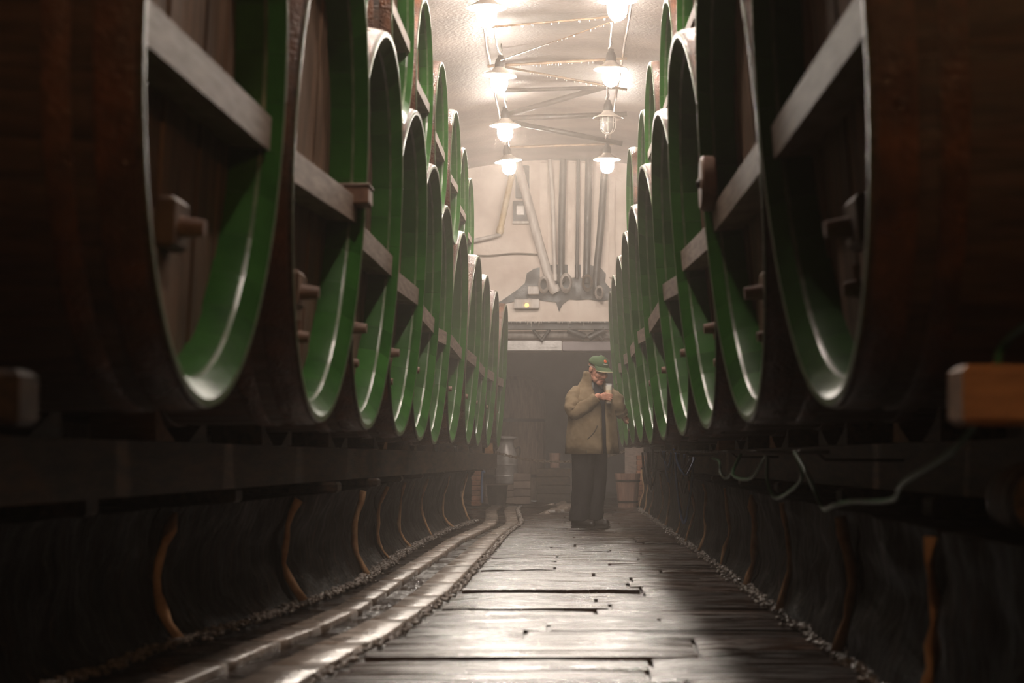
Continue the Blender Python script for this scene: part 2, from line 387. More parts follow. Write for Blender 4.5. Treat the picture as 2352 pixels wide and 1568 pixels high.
# ------------------------------------------------------------------ barrels
RIM_BEV, RIM_IN = .065, .075
def barrel_kit(R, RB, L, NS, npl):
    K = {'R':R,'RB':RB,'L':L,'NS':NS}
    def rad(x): return R+(RB-R)*(1-((2*x/L-1)**2))
    k = R/.9
    bevx, bevr, inx = .052*k, .078*k, .145*k
    prof = [(0.004,R)]                                   # outside, front to back
    outs = [L*t for t in (.04,.10,.2,.35,.5,.65,.8,.93,1)]
    prof = [(.005,R-.0)] + [(x,rad(x)) for x in outs]
    inner = [(L,R-.06),(L-.1,R-.085),(inx+.06,R-bevr-.018),(inx,R-bevr-.014)]
    chime = [(bevx+.008,R-bevr-.001),(bevx-.004,R-bevr+.004),(.002,R-.022*k),(.0,R-.010*k),(.0,R-.003)]
    loop = prof+inner+chime; nl = len(loop)
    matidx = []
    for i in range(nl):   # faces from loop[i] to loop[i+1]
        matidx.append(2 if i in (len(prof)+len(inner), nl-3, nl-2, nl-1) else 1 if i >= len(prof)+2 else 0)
    b = MB(); h = PI/NS*.994; na = 3; v = []
    for a in range(na+1):
        t = -h+2*h*a/na
        for (x,r) in loop: v.append((x, r*math.sin(t), r*math.cos(t)))
    for a in range(na):
        for i in range(nl):
            j=(i+1)%nl; b.add([],[]); b.f.append((a*nl+i,(a+1)*nl+i,(a+1)*nl+j,a*nl+j)); b.m.append(matidx[i])
    b.f.append(tuple(range(nl))); b.m.append(0); b.f.append(tuple(na*nl+i for i in range(nl-1,-1,-1))); b.m.append(0)
    b.v = v
    K['stave'] = b.mesh('stave',['stave','green','rim_highlight'],smooth=14)
    hoops = []
    for (x0,x1) in ((.018*k,.105*k),(.155*k,.215*k),(.50*k,.56*k),(L-.56*k,L-.50*k),(L-.215*k,L-.155*k),(L-.105*k,L-.02)):
        e = .006; b = MB()
        p = [(x0,rad(x0)-.004),(x0,rad(x0)+e*.7),(x0+.006,rad(x0)+e),(x1-.006,rad(x1)+e),(x1,rad(x1)+e*.7),(x1,rad(x1)-.004)]
        n = 72; vv = [(x, r*math.sin(2*PI*q/n), r*math.cos(2*PI*q/n)) for (x,r) in p for q in range(n)]
        b.add(vv, [(i*n+q,i*n+(q+1)%n,(i+1)*n+(q+1)%n,(i+1)*n+q) for i in range(len(p)-1) for q in range(n)])
        hoops.append(b.mesh('hoop','hoop',smooth=35))
    K['hoops'] = hoops
    ri = R-bevr-.012; hx = inx-.002; planks = []
    for j in range(npl):
        y0 = -ri+2*ri*j/npl+.0015; y1 = -ri+2*ri*(j+1)/npl-.0015; pts = []; m = 6
        off = .004*math.sin(j*2.3)
        for i in range(m+1):
            y = y0+(y1-y0)*i/m; pts.append((y, math.sqrt(max(0,ri*ri-y*y))))
        loop2 = [(y,z) for y,z in pts]+[(y,-z) for y,z in reversed(pts)]
        b = MB(); n = len(loop2)
        vv = [(hx+off,y,z) for y,z in loop2]+[(hx+off+.05,y,z) for y,z in loop2]
        b.add(vv, [tuple(range(n)), tuple(range(2*n-1,n-1,-1))]+[(i,n+i,n+(i+1)%n,(i+1)%n) for i in range(n)])
        planks.append(b.mesh('head_plank','head'))
    K['planks'] = planks
    b = MB(); zb = -.065*k; hh = .05*k; yl = math.sqrt((R-.03)**2-(abs(zb)+hh)**2)
    x0, x1 = .028*k, inx
    # bar with ends cut to follow the rim bevel
    ye = yl-.004; yi = math.sqrt((ri-.002)**2-(abs(zb)+hh)**2)
    vv = []
    for z in (zb-hh,zb+hh): vv += [(x0,-ye+.035*k,z),(x0,ye-.035*k,z),(x1,yi,z),(x1,-yi,z),(bevx,yi,z),(bevx,-yi,z)]
    b.add(vv, [(0,1,7,6),(1,4,10,7),(4,2,8,10),(2,3,9,8),(3,5,11,9),(5,0,6,11),(0,5,3,2,4,1),(6,7,10,8,9,11)])
    K['bar'] = b.mesh('cross_bar','bar')
    b = MB(); b.box((.095*k,-.085*k,-.50*k),(inx+.004,.085*k,-.365*k),bev=.014); K['block'] = b.mesh('door_block','head')
    b = MB(); b.tube([(.10*k,.02,-.44*k),(.03*k,.02,-.44*k)],[.030*k,.022*k],10); K['peg'] = b.mesh('peg','peg',smooth=40)
    b = MB(); b.tube([(inx,-.0,-.60*k),(.10*k,0,-.60*k),(.06*k,0,-.60*k)],[.02*k,.024*k,.018*k],9)
    b.tube([(.10*k,0,-.58*k),(.10*k,0,-.54*k)],[.008*k,.012*k],7); K['tap'] = b.mesh('tap','peg',smooth=40)
    b = MB(); b.box((inx-.03,-.20*k,-.72*k),(inx+.002,.20*k,-.33*k),bev=.012); K['door'] = b.mesh('head_door','head')
    return K
KB = barrel_kit(.90,.955,2.0,36,11)
KS = barrel_kit(.535,.565,1.6,26,8)
YAW = math.radians(1.3)
def barrel(K, name, label, sx, a, Y, zc, tilt, group, seed, parts=('block','peg','tap','door')):
    R = K['R']; rr = random.Random(seed)
    th = -tilt
    root = empty(name)
    rz = 0 if sx > 0 else PI
    M = Matrix.Rotation(rz + sx*YAW,3,'Z') @ Matrix.Rotation(th,3,'Y')
    root.rotation_euler = M.to_euler()
    root.location = Vector((sx*a, Y, zc)) - M @ Vector((0,0,R))
    tag(root, label, 'barrel', group)
    off = (0,0,R); spin = rr.uniform(0, 2*PI)
    for k in range(K['NS']):
        o = link('stave', K['stave'], root, off, (spin+2*PI*k/K['NS'],0,0))
    for h in K['hoops']: link('hoop', h, root, off)
    for p in K['planks']: link('head_plank', p, root, off)
    link('cross_bar', K['bar'], root, off, (rr.uniform(-.05,.05),0,0))
    if 'block' in parts:
        bl = link('door_block', K['block'], root, off); link('peg', K['peg'], bl)
    if 'tap' in parts: link('tap', K['tap'], root, off)
    return root
def yl(i): return 5.07+1.95*i
AL = [.861,.808,.832,.844,.874,.905,.880,.836,.828,.793,.740]
AR = [.616,.589,.585,.595,.590,.593,.600,.605,.610,.626]
ZC = [1.03,1.02,1.015,1.0,.985,.965,.985,.975,.965,.96,.95]
for i in range(11):
    barrel(KB,'lager_barrel','big green-rimmed wooden barrel, %s of the lower left row' % ORD[i], -1, AL[i], yl(i), EYE+ZC[i]-.02, .06, 'lower row of barrels', 100+i,
           ('block','peg','door','tap') if i != 0 else ('block','peg','door'))
for i in range(10):
    barrel(KB,'lager_barrel','big green-rimmed wooden barrel, %s of the lower right row' % ORD[i], 1, AR[i], yl(i), EYE+ZC[i]-.02, .085, 'lower row of barrels', 200+i)
AUL = [.842,.80,.827,.845,.851,.88,.916]; AUR = [.61,.628,.634,.622,.645,.616]
for i in range(7):
    barrel(KS,'small_barrel','small green-rimmed barrel, %s of the upper left row' % ORD[i], -1, AUL[i], 8.02+1.95*i, EYE+2.20, .02, 'upper row of barrels', 300+i, ())
for i in range(6):
    barrel(KS,'small_barrel','small green-rimmed barrel, %s of the upper right row' % ORD[i], 1, AUR[i], 8.02+1.95*i, EYE+2.20, .02, 'upper row of barrels', 400+i, ())

# ------------------------------------------------------------------ hanging lamps
def make_lamp(name, label, x, y, z, lit, rotx=0., roty=0.):
    """z is the rim of the shade"""
    root = tag(empty(name,(x,y,z),(rotx,roty,0)), label, 'lamp', 'hanging lamps')
    MBs = LAMP
    link('shade', MBs['shade'], root); link('jar', MBs['jar_lit' if lit else 'jar_off'], root); link('cage', MBs['cage'], root)
    link('socket', MBs['socket'], root); link('hook', MBs['hook'], root)
    return root
LAMP = {}
b = MB(); b.lathe([(.045,.075),(.07,.045),(.12,.015),(.163,-.004),(.166,-.012),(.160,-.010),(.115,.006),(.07,.03)],28); LAMP['shade'] = b.mesh('shade','enamel',smooth=60)
jp = [(.066,-.004),(.074,-.03),(.074,-.075),(.068,-.115),(.052,-.145),(.026,-.160),(.002,-.164)]
for nm in ('jar_lit','jar_off'):
    b = MB(); b.lathe(jp,10); LAMP[nm] = b.mesh('jar',nm,smooth='all')
b = MB()
for k in range(4):
    t = PI*k/4; c,s = math.cos(t),math.sin(t)
    half = [(.082,0),(.084,-.08),(.076,-.125),(.055,-.160),(.02,-.178)]
    P = [(c*r,s*r,z) for r,z in half]+[(-c*r,-s*r,z) for r,z in reversed(half)]
    b.tube(smoothpath(P,3),.0035,5)
b.tube([(.084*math.cos(q*PI/12),.084*math.sin(q*PI/12),-.06) for q in range(25)],.0035,5,cap=False)
LAMP['cage'] = b.mesh('cage','cage',smooth='all')
b = MB(); b.lathe([(.05,.07),(.052,.10),(.045,.14),(.028,.165),(.028,.185),(.002,.19)],16); LAMP['socket'] = b.mesh('socket','iron',smooth=50)
b = MB(); b.tube(smoothpath([(0,0,.18),(0,.012,.21),(.012,0,.24),(0,-.01,.27),(0,0,.30)],4),.006,6); LAMP['hook'] = b.mesh('hook','iron',smooth='all')
LL = [(-.626,16.4,3.71),(-.60,19.0,3.64),(-.61,21.2,3.52),(-.655,24.0,3.55)]
LR = [(.465,16.4,3.77),(.477,19.0,3.70),(.50,21.2,3.60),(.555,24.0,3.57)]
pos = ['nearest','second','third','farthest']
for i,(x,y,z) in enumerate(LL):
    make_lamp('hanging_lamp', 'glowing caged jar lamp with flat shade, %s in the left string' % pos[i], x,y,EYE+z, True, 0, (.0,.05,0,-.12)[i])
for i,(x,y,z) in enumerate(LR):
    make_lamp('hanging_lamp', ('unlit caged jar lamp between glowing lamps of the right string' if i==2 else 'glowing caged jar lamp with flat shade, %s in the right string' % pos[i]), x,y,EYE+z, i!=2)
# the strings go on towards the lens above the frame
for i,y in enumerate((13.7,11.0,8.3,5.6)):
    for x,z,sd in ((-.63,3.70,'left'),(.47,3.75,'right')):
        make_lamp('hanging_lamp', 'caged jar lamp above the frame, %s before the %s string in view' % (('first','second','third','fourth')[i],sd), x,y,EYE+z, not (i==3 and x<0))

# cables and conduits along the strings
def strung(name, label, pts, r, m, sag, cat, jit=0., seed=1):
    P = []
    for i in range(len(pts)-1):
        a,c = Vector(pts[i]),Vector(pts[i+1])
        for j in range(10):
            t=j/10; q = a.lerp(c,t); q.z -= sag*4*t*(1-t); q += Vector((jit*noise.noise(Vector((i,j*.7,seed))),0,jit*noise.noise(Vector((i,j*.7,seed+5))))); P.append(q)
    P.append(Vector(pts[-1]))
    bb = MB(); bb.tube(P, r, 7); return tag(bb.obj(name,m,smooth='all'), label, cat)
strung('lamp_cable','pale sagging cable linking the left string of lamps',[(x+.02,y,EYE+z+.20) for x,y,z in [(-.63,5.6,3.7),(-.63,8.3,3.7),(-.63,11,3.7),(-.63,13.7,3.7)]+LL],.008,'cable',.16,'cable',.012)
strung('lamp_cable','pale sagging cable linking the right string of lamps',[(x-.02,y,EYE+z+.20) for x,y,z in [(.47,5.6,3.75),(.47,8.3,3.75),(.47,11,3.75),(.47,13.7,3.75)]+LR],.008,'cable',.14,'cable',.012,4)
strung('conduit','wet pale conduit running beside the left string of lamps',[(-.72,8,EYE+3.98),(-.72,16,EYE+3.93),(-.72,22,EYE+3.88),(-.70,27.9,EYE+3.9)],.013,'cable',0,'conduit',.012,7)
strung('conduit','rusty conduit running beside the right string of lamps',[(.62,8,EYE+3.98),(.62,16,EYE+3.95),(.60,22,EYE+3.92),(.62,27.9,EYE+3.9)],.013,'rust_pipe',0,'conduit',.01,9)

# rods and pipes across the vault, dripping
def rod(label, p, q, r, m='iron', drips=True, seed=1):
    root = tag(empty('ceiling_rod', p), label, 'rod')
    a, c = Vector(p), Vector(q); bb = MB(); bb.tube([a-a, (c-a)*.5, c-a], r, 8); bb.obj('bar', m, root, smooth='all')
    if drips:
        R = random.Random(seed); bb = MB()
        for i in range(26):
            t = R.random(); s = (c-a)*t; h = R.uniform(.006,.022)
            bb.tube([s+Vector((0,0,-r*.8)), s+Vector((0,0,-r-h))], [.004,.001], 5)
        o = bb.obj('drips','water_drop',root); o['kind'] = 'stuff'
    return root
rod('thin rusty rod across the vault before the nearest lamps', at(1130,62,17.3), at(1440,36,17.3), .010,'rust_pipe',True,1)
rod('orange rusty pipe across the vault at the second lamps', at(1120,152,19.6), at(1440,134,19.6), .016,'rust_pipe',True,2)
rod('slanting dark rod below the orange rusty pipe', at(1150,152,20.3), at(1440,206,20.3), .012,'rust_pipe',True,3)
rod('thin wire slanting up to the nearest right lamp', at(1150,138,18.6), at(1440,38,17.0), .006,'rust_pipe',True,4)
rod('dark iron pipe across the vault above the third lamps', at(1150,208,21.6), at(1420,200,21.6), .022,'iron',False,5)
rod('dark iron pipe across the vault beside the unlit lamp', at(1150,272,22.2), at(1440,262,22.2), .030,'iron',False,6)
rod('dark pipe slanting down behind the unlit lamp', at(1160,278,23.0), at(1430,330,23.0), .030,'iron',False,7)
rod('dark strut slanting up across the vault above the third left lamp', at(1170,262,22.6), at(1400,196,22.2), .034,'iron',False,9)
rod('pale pipe across the vault before the end wall', at(1170,338,25.0), at(1420,330,25.0), .016,'rust_pipe',False,8)

# ------------------------------------------------------------------ end wall: pipes, niche, beams
def wall_pipe(label, pts, rpx, m, name='wall_pipe', collar=True):
    P = [at(px,py,d) for px,py,d in pts]; root = tag(empty(name, P[-1]), label, 'pipe')
    bb = MB(); bb.tube(smoothpath([p-P[-1] for p in P],6) if len(P)>2 else [p-P[-1] for p in P], rpx*YB/FPX, 12); bb.obj('tube', m, root, smooth=60)
    if collar:
        bb = MB(); d = (P[-1]-P[-2]).normalized(); bb.tube([-d*.10, -d*.02],[rpx*YB/FPX*1.25]*2,12); bb.obj('collar', m, root, smooth=50)
    return root
D = YB-.16
wall_pipe('thick pale pipe slanting down the end wall to the niche',[(1188,372,D),(1228,520,D),(1262,640,D),(1277,672,D)],10.5,'palepipe')
wall_pipe('thin pale pipe beside the slanting pipe on the end wall',[(1263,366,D),(1270,480,D),(1275,645,D)],4.5,'palepipe')
wall_pipe('thick dark vertical pipe, first right of the pale pipes',[(1294,366,D),(1290,520,D),(1289,650,D)],8,'iron')
wall_pipe('thin dark vertical pipe between two thick dark pipes',[(1328,366,D),(1327,500,D),(1325,640,D)],4,'iron')
wall_pipe('thick dark vertical pipe ending above the orange spout',[(1353,362,D),(1350,500,D),(1347,650,D)],8,'iron')
wall_pipe('thick dark pipe leaning towards the right barrels',[(1390,366,D),(1380,520,D),(1369,640,D),(1372,680,D)],8,'iron')
wall_pipe('yellowed slanting pipe on the end wall under the farthest left lamp',[(1176,400,D),(1160,475,D),(1147,537,D)],7,'yellow')
wall_pipe('pale pipe running left from the foot of the yellowed pipe',[(1150,538,D),(1118,546,D),(1060,558,D)],4.5,'palepipe',collar=False)
bb = MB(); P=[at(px,py,YB-.05) for px,py in ((1060,584),(1120,587),(1180,582),(1235,584))]; bb.tube(smoothpath(P),.012,6)
tag(bb.obj('twine','rust_pipe',smooth='all'),'thin brown cord strung across the plaster end wall','cord')
def wbox(name, label, x0,y0,x1,y1, d0, d1, m, cat, bev=.01):
    a = at(x0,y1,YB); c = at(x1,y0,YB); bb = MB(); bb.box((0,0,0),(c.x-a.x, d1-d0, c.z-a.z),bev=bev)
    return tag(bb.obj(name,m,loc=(a.x,d0,a.z)),label,cat)
wbox('wall_ledge','dark timber ledge across the top of the end wall',1196,352,1462,368,YB-.12,YB,'oldwood','ledge')
# plaster pilasters between the pipes
root = tag(empty('plaster_panel', at(1330,600,YB)), 'pale raised plaster strips behind the vertical pipes on the end wall','plaster')
for (xa,xb) in ((1240,1258),(1304,1320),(1334,1344),(1398,1412)):
    a = at(xa,640,YB)-at(1330,600,YB); c = at(xb,372,YB)-at(1330,600,YB)
    bb = MB(); bb.box((a.x,-.05,a.z),(c.x,-.001,c.z),bev=.02); bb.obj('strip','plaster',root)
# box niche on the wall
root = tag(empty('wall_box', at(1200,512,YB)), 'dark recessed box with a small fitting on the end wall','box')
w0 = at(1179,512,YB)-at(1200,512,YB); h0 = (512-462)*YB/FPX; wd=(1222-1179)*YB/FPX
bb = MB(); bb.box((w0.x,-.07,0),(w0.x+wd,0,h0),bev=.01); bb.obj('case','iron',root)
bb = MB(); bb.box((w0.x+.05,-.085,.10),(w0.x+.15,-.068,.24),bev=.008); bb.obj('fitting','zinc',root)
bb = MB(); bb.box((w0.x-.01,-.10,-.02),(w0.x+wd+.01,0,.02),bev=.008); bb.obj('sill','palepipe',root)
wbox('wall_chase','dark broken-out chase in the plaster above the wall box',1184,380,1216,456,YB-.03,YB+.01,'iron','chase',.012)
# dark sheet: rough arched niche behind the pipe ends, side shadows painted in
bb = MB(); ctr = at(1296,690,YB); pts=[]
OUT=[(1108,704),(1150,690),(1186,668),(1206,650),(1210,628),(1226,616),(1250,612),(1275,608),(1300,606),(1330,607),(1356,609),(1380,616),(1391,628),(1389,648),(1400,662),(1445,676),(1445,686),(1404,688),(1378,690),(1352,687),(1325,689),(1306,688),(1293,700),(1284,716),(1277,694),(1250,688),(1215,686),(1180,692),(1150,700)]
for i,(px,py) in enumerate(OUT):
    q=at(px+3*noise.noise(Vector((i*1.7,1,1))),py+4*noise.noise(Vector((i*1.3,4,1))),YB)-ctr; pts.append(Vector((q.x,-.02,q.z)))
pts.reverse()
n=len(pts); vv=[p+Vector((0,-.01,0)) for p in pts]+[p+Vector((0,.25,0)) for p in pts]
bb.add(vv,[tuple(range(n)),tuple(range(2*n-1,n-1,-1))]+[(i,(i+1)%n,n+(i+1)%n,n+i) for i in range(n)])
tag(bb.obj('wall_niche_shade','iron',loc=ctr),'black ragged sheet for the arched hole in the end wall and its painted side shadows','hole')
for (px,py,r,lab,m) in ((1249,654,15,'round pale flange at the left end of the wall hole','palepipe'),(1300,650,17,'round pale flange around the thick dark pipe in the hole','palepipe'),(1349,650,15,'orange-stained round flange around a dark pipe in the hole','rust_pipe'),(1376,672,12,'pale spout at the right end of the wall hole','palepipe')):
    c = at(px,py,YB-.2); r *= YB/FPX; bb = MB()
    M = Matrix.Translation(Vector((0,0,0))) @ Matrix.Rotation(PI/2,4,'X')
    bb.lathe([(r*.62,0),(r,0),(r,.05),(r*.8,.14),(r*.62,.16)],18,0,M); o = bb.obj('pipe_flange',m,loc=c,smooth=40); o.scale=(.85,1,1.35); tag(o,lab,'flange')
wbox('wall_block','small pale stone block stuck out under the wall hole',1213,659,1238,678,YB-.16,YB+.02,'palepipe','block')
root = tag(empty('signal_box', at(1210,708,YB-.14)),'pale wall box with a glowing yellow light','signal box')
wd=(1239-1182)*YB/FPX; hh=(708-686)*YB/FPX
bb=MB(); bb.box((-wd/2,0,0),(wd/2,.14,hh),bev=.012); bb.obj('case','palepipe',root)
bb=MB(); bb.ell((-.0,-.005,hh*.33),(.026,.02,.026),12); bb.obj('light','led',root,smooth='all')
# lintel: dark I-beam with icicles, brackets, pale pipe, zinc beam
def span(px0,px1,py0,py1,Y): a=at(px0,py1,Y); c=at(px1,py0,Y); return a,c
XA,XBm = -1.5,1.4
zt=lambda py,Y: EYE+(VY-py)*Y/FPX
root = tag(empty('lintel_beam',(0,YB-.45,zt(757,YB-.35))),'dark dripping iron beam across the foot of the end wall','beam')
h=zt(739,YB-.35)-zt(757,YB-.35)
bb=MB(); bb.box((XA,-.02,h-.018),(XBm,.18,h)); bb.box((XA,.06,.0),(XBm,.10,h)); bb.box((XA,-.02,0),(XBm,.18,.018)); bb.obj('girder','iron',root)
bb=MB(); R=random.Random(8)
for i in range(90):
    x=R.uniform(XA,XBm); l=R.uniform(.01,.035) if R.random()<.9 else R.uniform(.05,.09)
    bb.tube([(x,-.022,h+.004),(x,-.024,h-l)],[.006,.0015],5)
o=bb.obj('icicles','palepipe',root); o['kind']='stuff'
for (a,c,d) in (((1225,757),(1246,783),1),((1262,757),(1243,783),1),((1304,757),(1345,774),2.2),((1390,757),(1352,776),2.2),((1366,757),(1384,780),1)):
    p=at(a[0],a[1],YB-.4)-root.location; q=at(c[0],c[1],YB-.4)-root.location; bb=MB(); bb.tube([p,q],.022*d,8); bb.obj('brace','iron',root,smooth=60)
# shelf of pale stone behind girder, zinc beam under it
bb=MB(); bb.tube([(XA,YB-.2,zt(769,YB-.2)),(XBm,YB-.2,zt(767,YB-.2))],.055,14); tag(bb.obj('lintel_pipe','palepipe',smooth=60),'pale horizontal pipe under the dark dripping beam','pipe')
bb=MB(); z0,z1=zt(806,YB-.3),zt(783,YB-.3); bb.box((XA,YB-.34,z0),(-.0,YB+.0,z1+.01),bev=.012); tag(bb.obj('lintel_plate','zinc'),'pale zinc plate, left half of the doorway lintel','lintel')
bb=MB(); bb.box((.012,YB-.33,z0),(XBm,YB,z1-.006),bev=.012); tag(bb.obj('lintel_plate','darkroom'),'dull grey plate, right half of the doorway lintel','lintel')

# ------------------------------------------------------------------ things around the doorway
def brick_pier(label, x0, x1, y0, z0, z1, name='brick_pier'):
    root = tag(empty(name,((x0+x1)/2,y0,0)),label,'pier'); wd=x1-x0; bh=.07; n=int((z1-z0)/bh)
    me=MB().box((-wd/2,0,.004),(wd/2,.28,bh-.004),bev=.006).mesh('brick','brick_red')
    R=random.Random(int(x0*100))
    for i in range(n): link('brick',me,root,(R.uniform(-.006,.006),R.uniform(-.006,.006),z0+i*bh))
    return root
brick_pier('orange brick pier at the far end of the left plinth',-1.235,-1.105,26.9,0,.74)
brick_pier('reddish brick pier at the far end of the right plinth',1.03,1.16,26.7,0,.74)
p0=at(1110,1160,27.0); bb=MB(); bb.tube(smoothpath([at(1113,1086,26.8),at(1109,1082,26.8),at(1107,1100,26.8),at(1107,1155,26.8)]),.018,8)
tag(bb.obj('stand_pipe','hose_blue',smooth='all'),'blue upright pipe beside the left brick pier','pipe')
# tall rounded wooden vat in the dark room
root=tag(empty('tall_vat',(-.80,30.4,0)),'tall dark wooden vat with rounded shoulders beyond the doorway','vat')
NSV=22
prof=[(.50,0),(.56,.5),(.56,1.4),(.54,1.72),(.47,1.84),(.34,1.90)]
bb=MB(); h=PI/NSV*.985; v=[]
for a in (-h,h):
    for (r,z) in prof: v.append((r*math.cos(a),r*math.sin(a),z))
    for (r,z) in reversed(prof): v.append(((r-.05)*math.cos(a),(r-.05)*math.sin(a),z-.02 if z>1.8 else z))
n=len(prof)*2; bb.add(v,[(i,(i+1)%n,n+(i+1)%n,n+i) for i in range(n)]+[tuple(range(n-1,-1,-1)),tuple(range(n,2*n))])
me=bb.mesh('stave','crate')
for k in range(NSV): link('stave',me,root,(0,0,0),(0,0,2*PI*k/NSV))
bb=MB(); bb.lathe([(.36,1.86),(.02,1.88)],22); bb.obj('lid','crate',root)
for z in (.35,1.2): bb=MB(); bb.lathe([(.572,z),(.572,z+.05)],32); bb.obj('hoop','iron',root,smooth=60)
# milk churn on crates
def crate(label,x,y,z,wd,dp,h,seed,m='crate',bo=3):
    root=tag(empty('wooden_crate',(x,y,z)),label,'crate'); bh=h/bo
    for i in range(bo):
        for yy in (-dp/2,dp/2-.02):
            bb=MB(); bb.box((-wd/2,yy,i*bh+.004),(wd/2,yy+.02,(i+1)*bh-.006),bev=.003); bb.obj('board',m,root)
        for xx in (-wd/2,wd/2-.02):
            bb=MB(); bb.box((xx,-dp/2+.022,i*bh+.004),(xx+.02,dp/2-.022,(i+1)*bh-.006),bev=.003); bb.obj('board',m,root)
    bb=MB(); bb.box((-wd/2+.02,-dp/2+.02,.0),(wd/2-.02,dp/2-.02,h-.004)); bb.obj('filling',m,root)
    return root
crate('long low wooden crate under the metal churn',-.78,28.3,0,.62,.40,.28,1,bo=3)
crate('wooden crate with dark slats right of the churn',-.56,27.95,0,.24,.24,.44,2,bo=4)
root=tag(empty('metal_churn',(-.80,28.3,.285)),'dented metal churn with flat lid standing on a crate','churn')
bb=MB(); bb.lathe([(.15,0),(.165,.02),(.165,.36),(.15,.44),(.105,.54),(.105,.62),(.125,.64)],24,capA=True); bb.obj('body','zinc',root,smooth=50)
bb=MB(); bb.lathe([(.14,.64),(.165,.65),(.165,.675),(.05,.69),(.002,.69)],24); bb.obj('lid','zinc',root,smooth=50)
for s in (-1,1):
    bb=MB(); bb.tube(smoothpath([(s*.13,0,.50),(s*.19,0,.52),(s*.20,0,.44),(s*.165,0,.36)]),.012,7); bb.obj('handle','iron',root,smooth='all')
for z in (.1,.26): bb=MB(); bb.lathe([(.166,z),(.172,z+.012),(.166,z+.024)],24); bb.obj('band','zinc',root,smooth='all')
bb=MB(); bb.lathe([(.12,0),(.15,.27),(.155,.28),(.145,.28),(.115,.02),(.0,.02)],18,capA=True); tag(bb.obj('dark_pail','iron',loc=(-.90,27.35,0),smooth=40),'dark pail standing beside the left brick pier','pail')
# barrier chain
def chain(label,p,q,sag,n):
    root=tag(empty('barrier_chain',p),label,'chain'); a,c=Vector(p),Vector(q)
    P=[]
    for i in range(n+1):
        t=i/n; s=(c-a)*t; s.z-=sag*4*t*(1-t); P.append(s)
    L=(P[1]-P[0]).length; bb=MB(); bb.tube([(L*.72*math.cos(u*PI/6),L*.36*math.sin(u*PI/6),0) for u in range(13)],L*.14,5,cap=False); me=bb.mesh('chain_link','rust_pipe',smooth='all')
    for i in range(n):
        d=(P[i+1]-P[i]); o=link('chain_link',me,root,(P[i]+P[i+1])/2); o.rotation_mode='QUATERNION'
        o.rotation_quaternion=d.to_track_quat('X','Z') @ Matrix.Rotation(PI/2*(i%2)+.4,3,'X').to_quaternion()
    return root
chain('rusty barrier chain strung across the doorway behind the man',(-1.44,27.97,.93),(1.34,27.97,.93),.33,60)
# wooden tub right
root=tag(empty('wooden_tub',(.885,26.3,0)),'reddish wooden tub tapering to its foot by the right plinth','tub')
NT=16; bb=MB(); h=PI/NT*.97; r0,r1,hh=.128,.172,.455
v=[]
for a in (-h,h):
    for (r,z) in ((r0,0),(r1,hh),(r1-.022,hh),(r0-.022,0)): v.append((r*math.cos(a),r*math.sin(a),z))
bb.add(v,[(0,1,5,4),(1,2,6,5),(2,3,7,6),(3,0,4,7),(3,2,1,0),(4,5,6,7)]); me=bb.mesh('stave','bucket')
for k in range(NT): link('stave',me,root,(0,0,0),(0,0,2*PI*k/NT))
bb=MB(); bb.lathe([(.0,.03),(.115,.03)],16); bb.obj('bottom','bucket',root)
for z in (.06,.34): bb=MB(); r=r0+(r1-r0)*z/hh+.004; bb.lathe([(r,z),(r+.003,z+.03)],28); bb.obj('hoop','iron',root,smooth=60)
bb=MB(); bb.box((-.13,0,0),(.13,.04,1.02),bev=.01); tag(bb.obj('upright_board','bar',loc=(1.02,27.6,0)),'pale upright board behind the wooden tub','board')
crate('dark crate against the far wall behind the chain',-.12,29.2,0,.5,.4,.5,5,'oldwood',4)
bb=MB(); bb.lathe([(.07,0),(.085,.22),(.08,.22),(.065,.02),(0,.02)],16,capA=True); tag(bb.obj('small_pail','bucket',loc=(-.10,29.2,.505),smooth=50),'small reddish pail on the dark crate beyond the doorway','pail')
# loose wet stones in the aisle end
R=random.Random(21)
ST=[(1268,1176,.12,.05),(1284,1172,.16,.05),(1300,1167,.13,.06),(1248,1180,.09,.03),(1290,1160,.10,.05),(1262,1160,.08,.03)]
labs=['broad','long','tilted','small flat','upper','little']
for i,(px,py,s,hh) in enumerate(ST):
    Y=EYE*FPX/(py-VY); bb=MB()
    ring=[Vector((math.cos(t)*s*(1+.25*noise.noise(Vector((t,i,2)))),math.sin(t)*s*.9,0)) for t in [2*PI*k/7 for k in range(7)]]
    bb.loft([ring,[q*.95+Vector((0,0,hh*.6)) for q in ring],[q*.7+Vector((0,0,hh+.02*math.sin(q.x*9))) for q in ring]],True)
    tag(bb.obj('loose_stone','kerb',loc=((px-VX)*Y/FPX,Y,-.01),rot=(R.uniform(-.12,.12),R.uniform(-.12,.12),R.random())),'%s wet stone of the loose heap on the floor left of the man' % labs[i],'stone','loose wet stones')

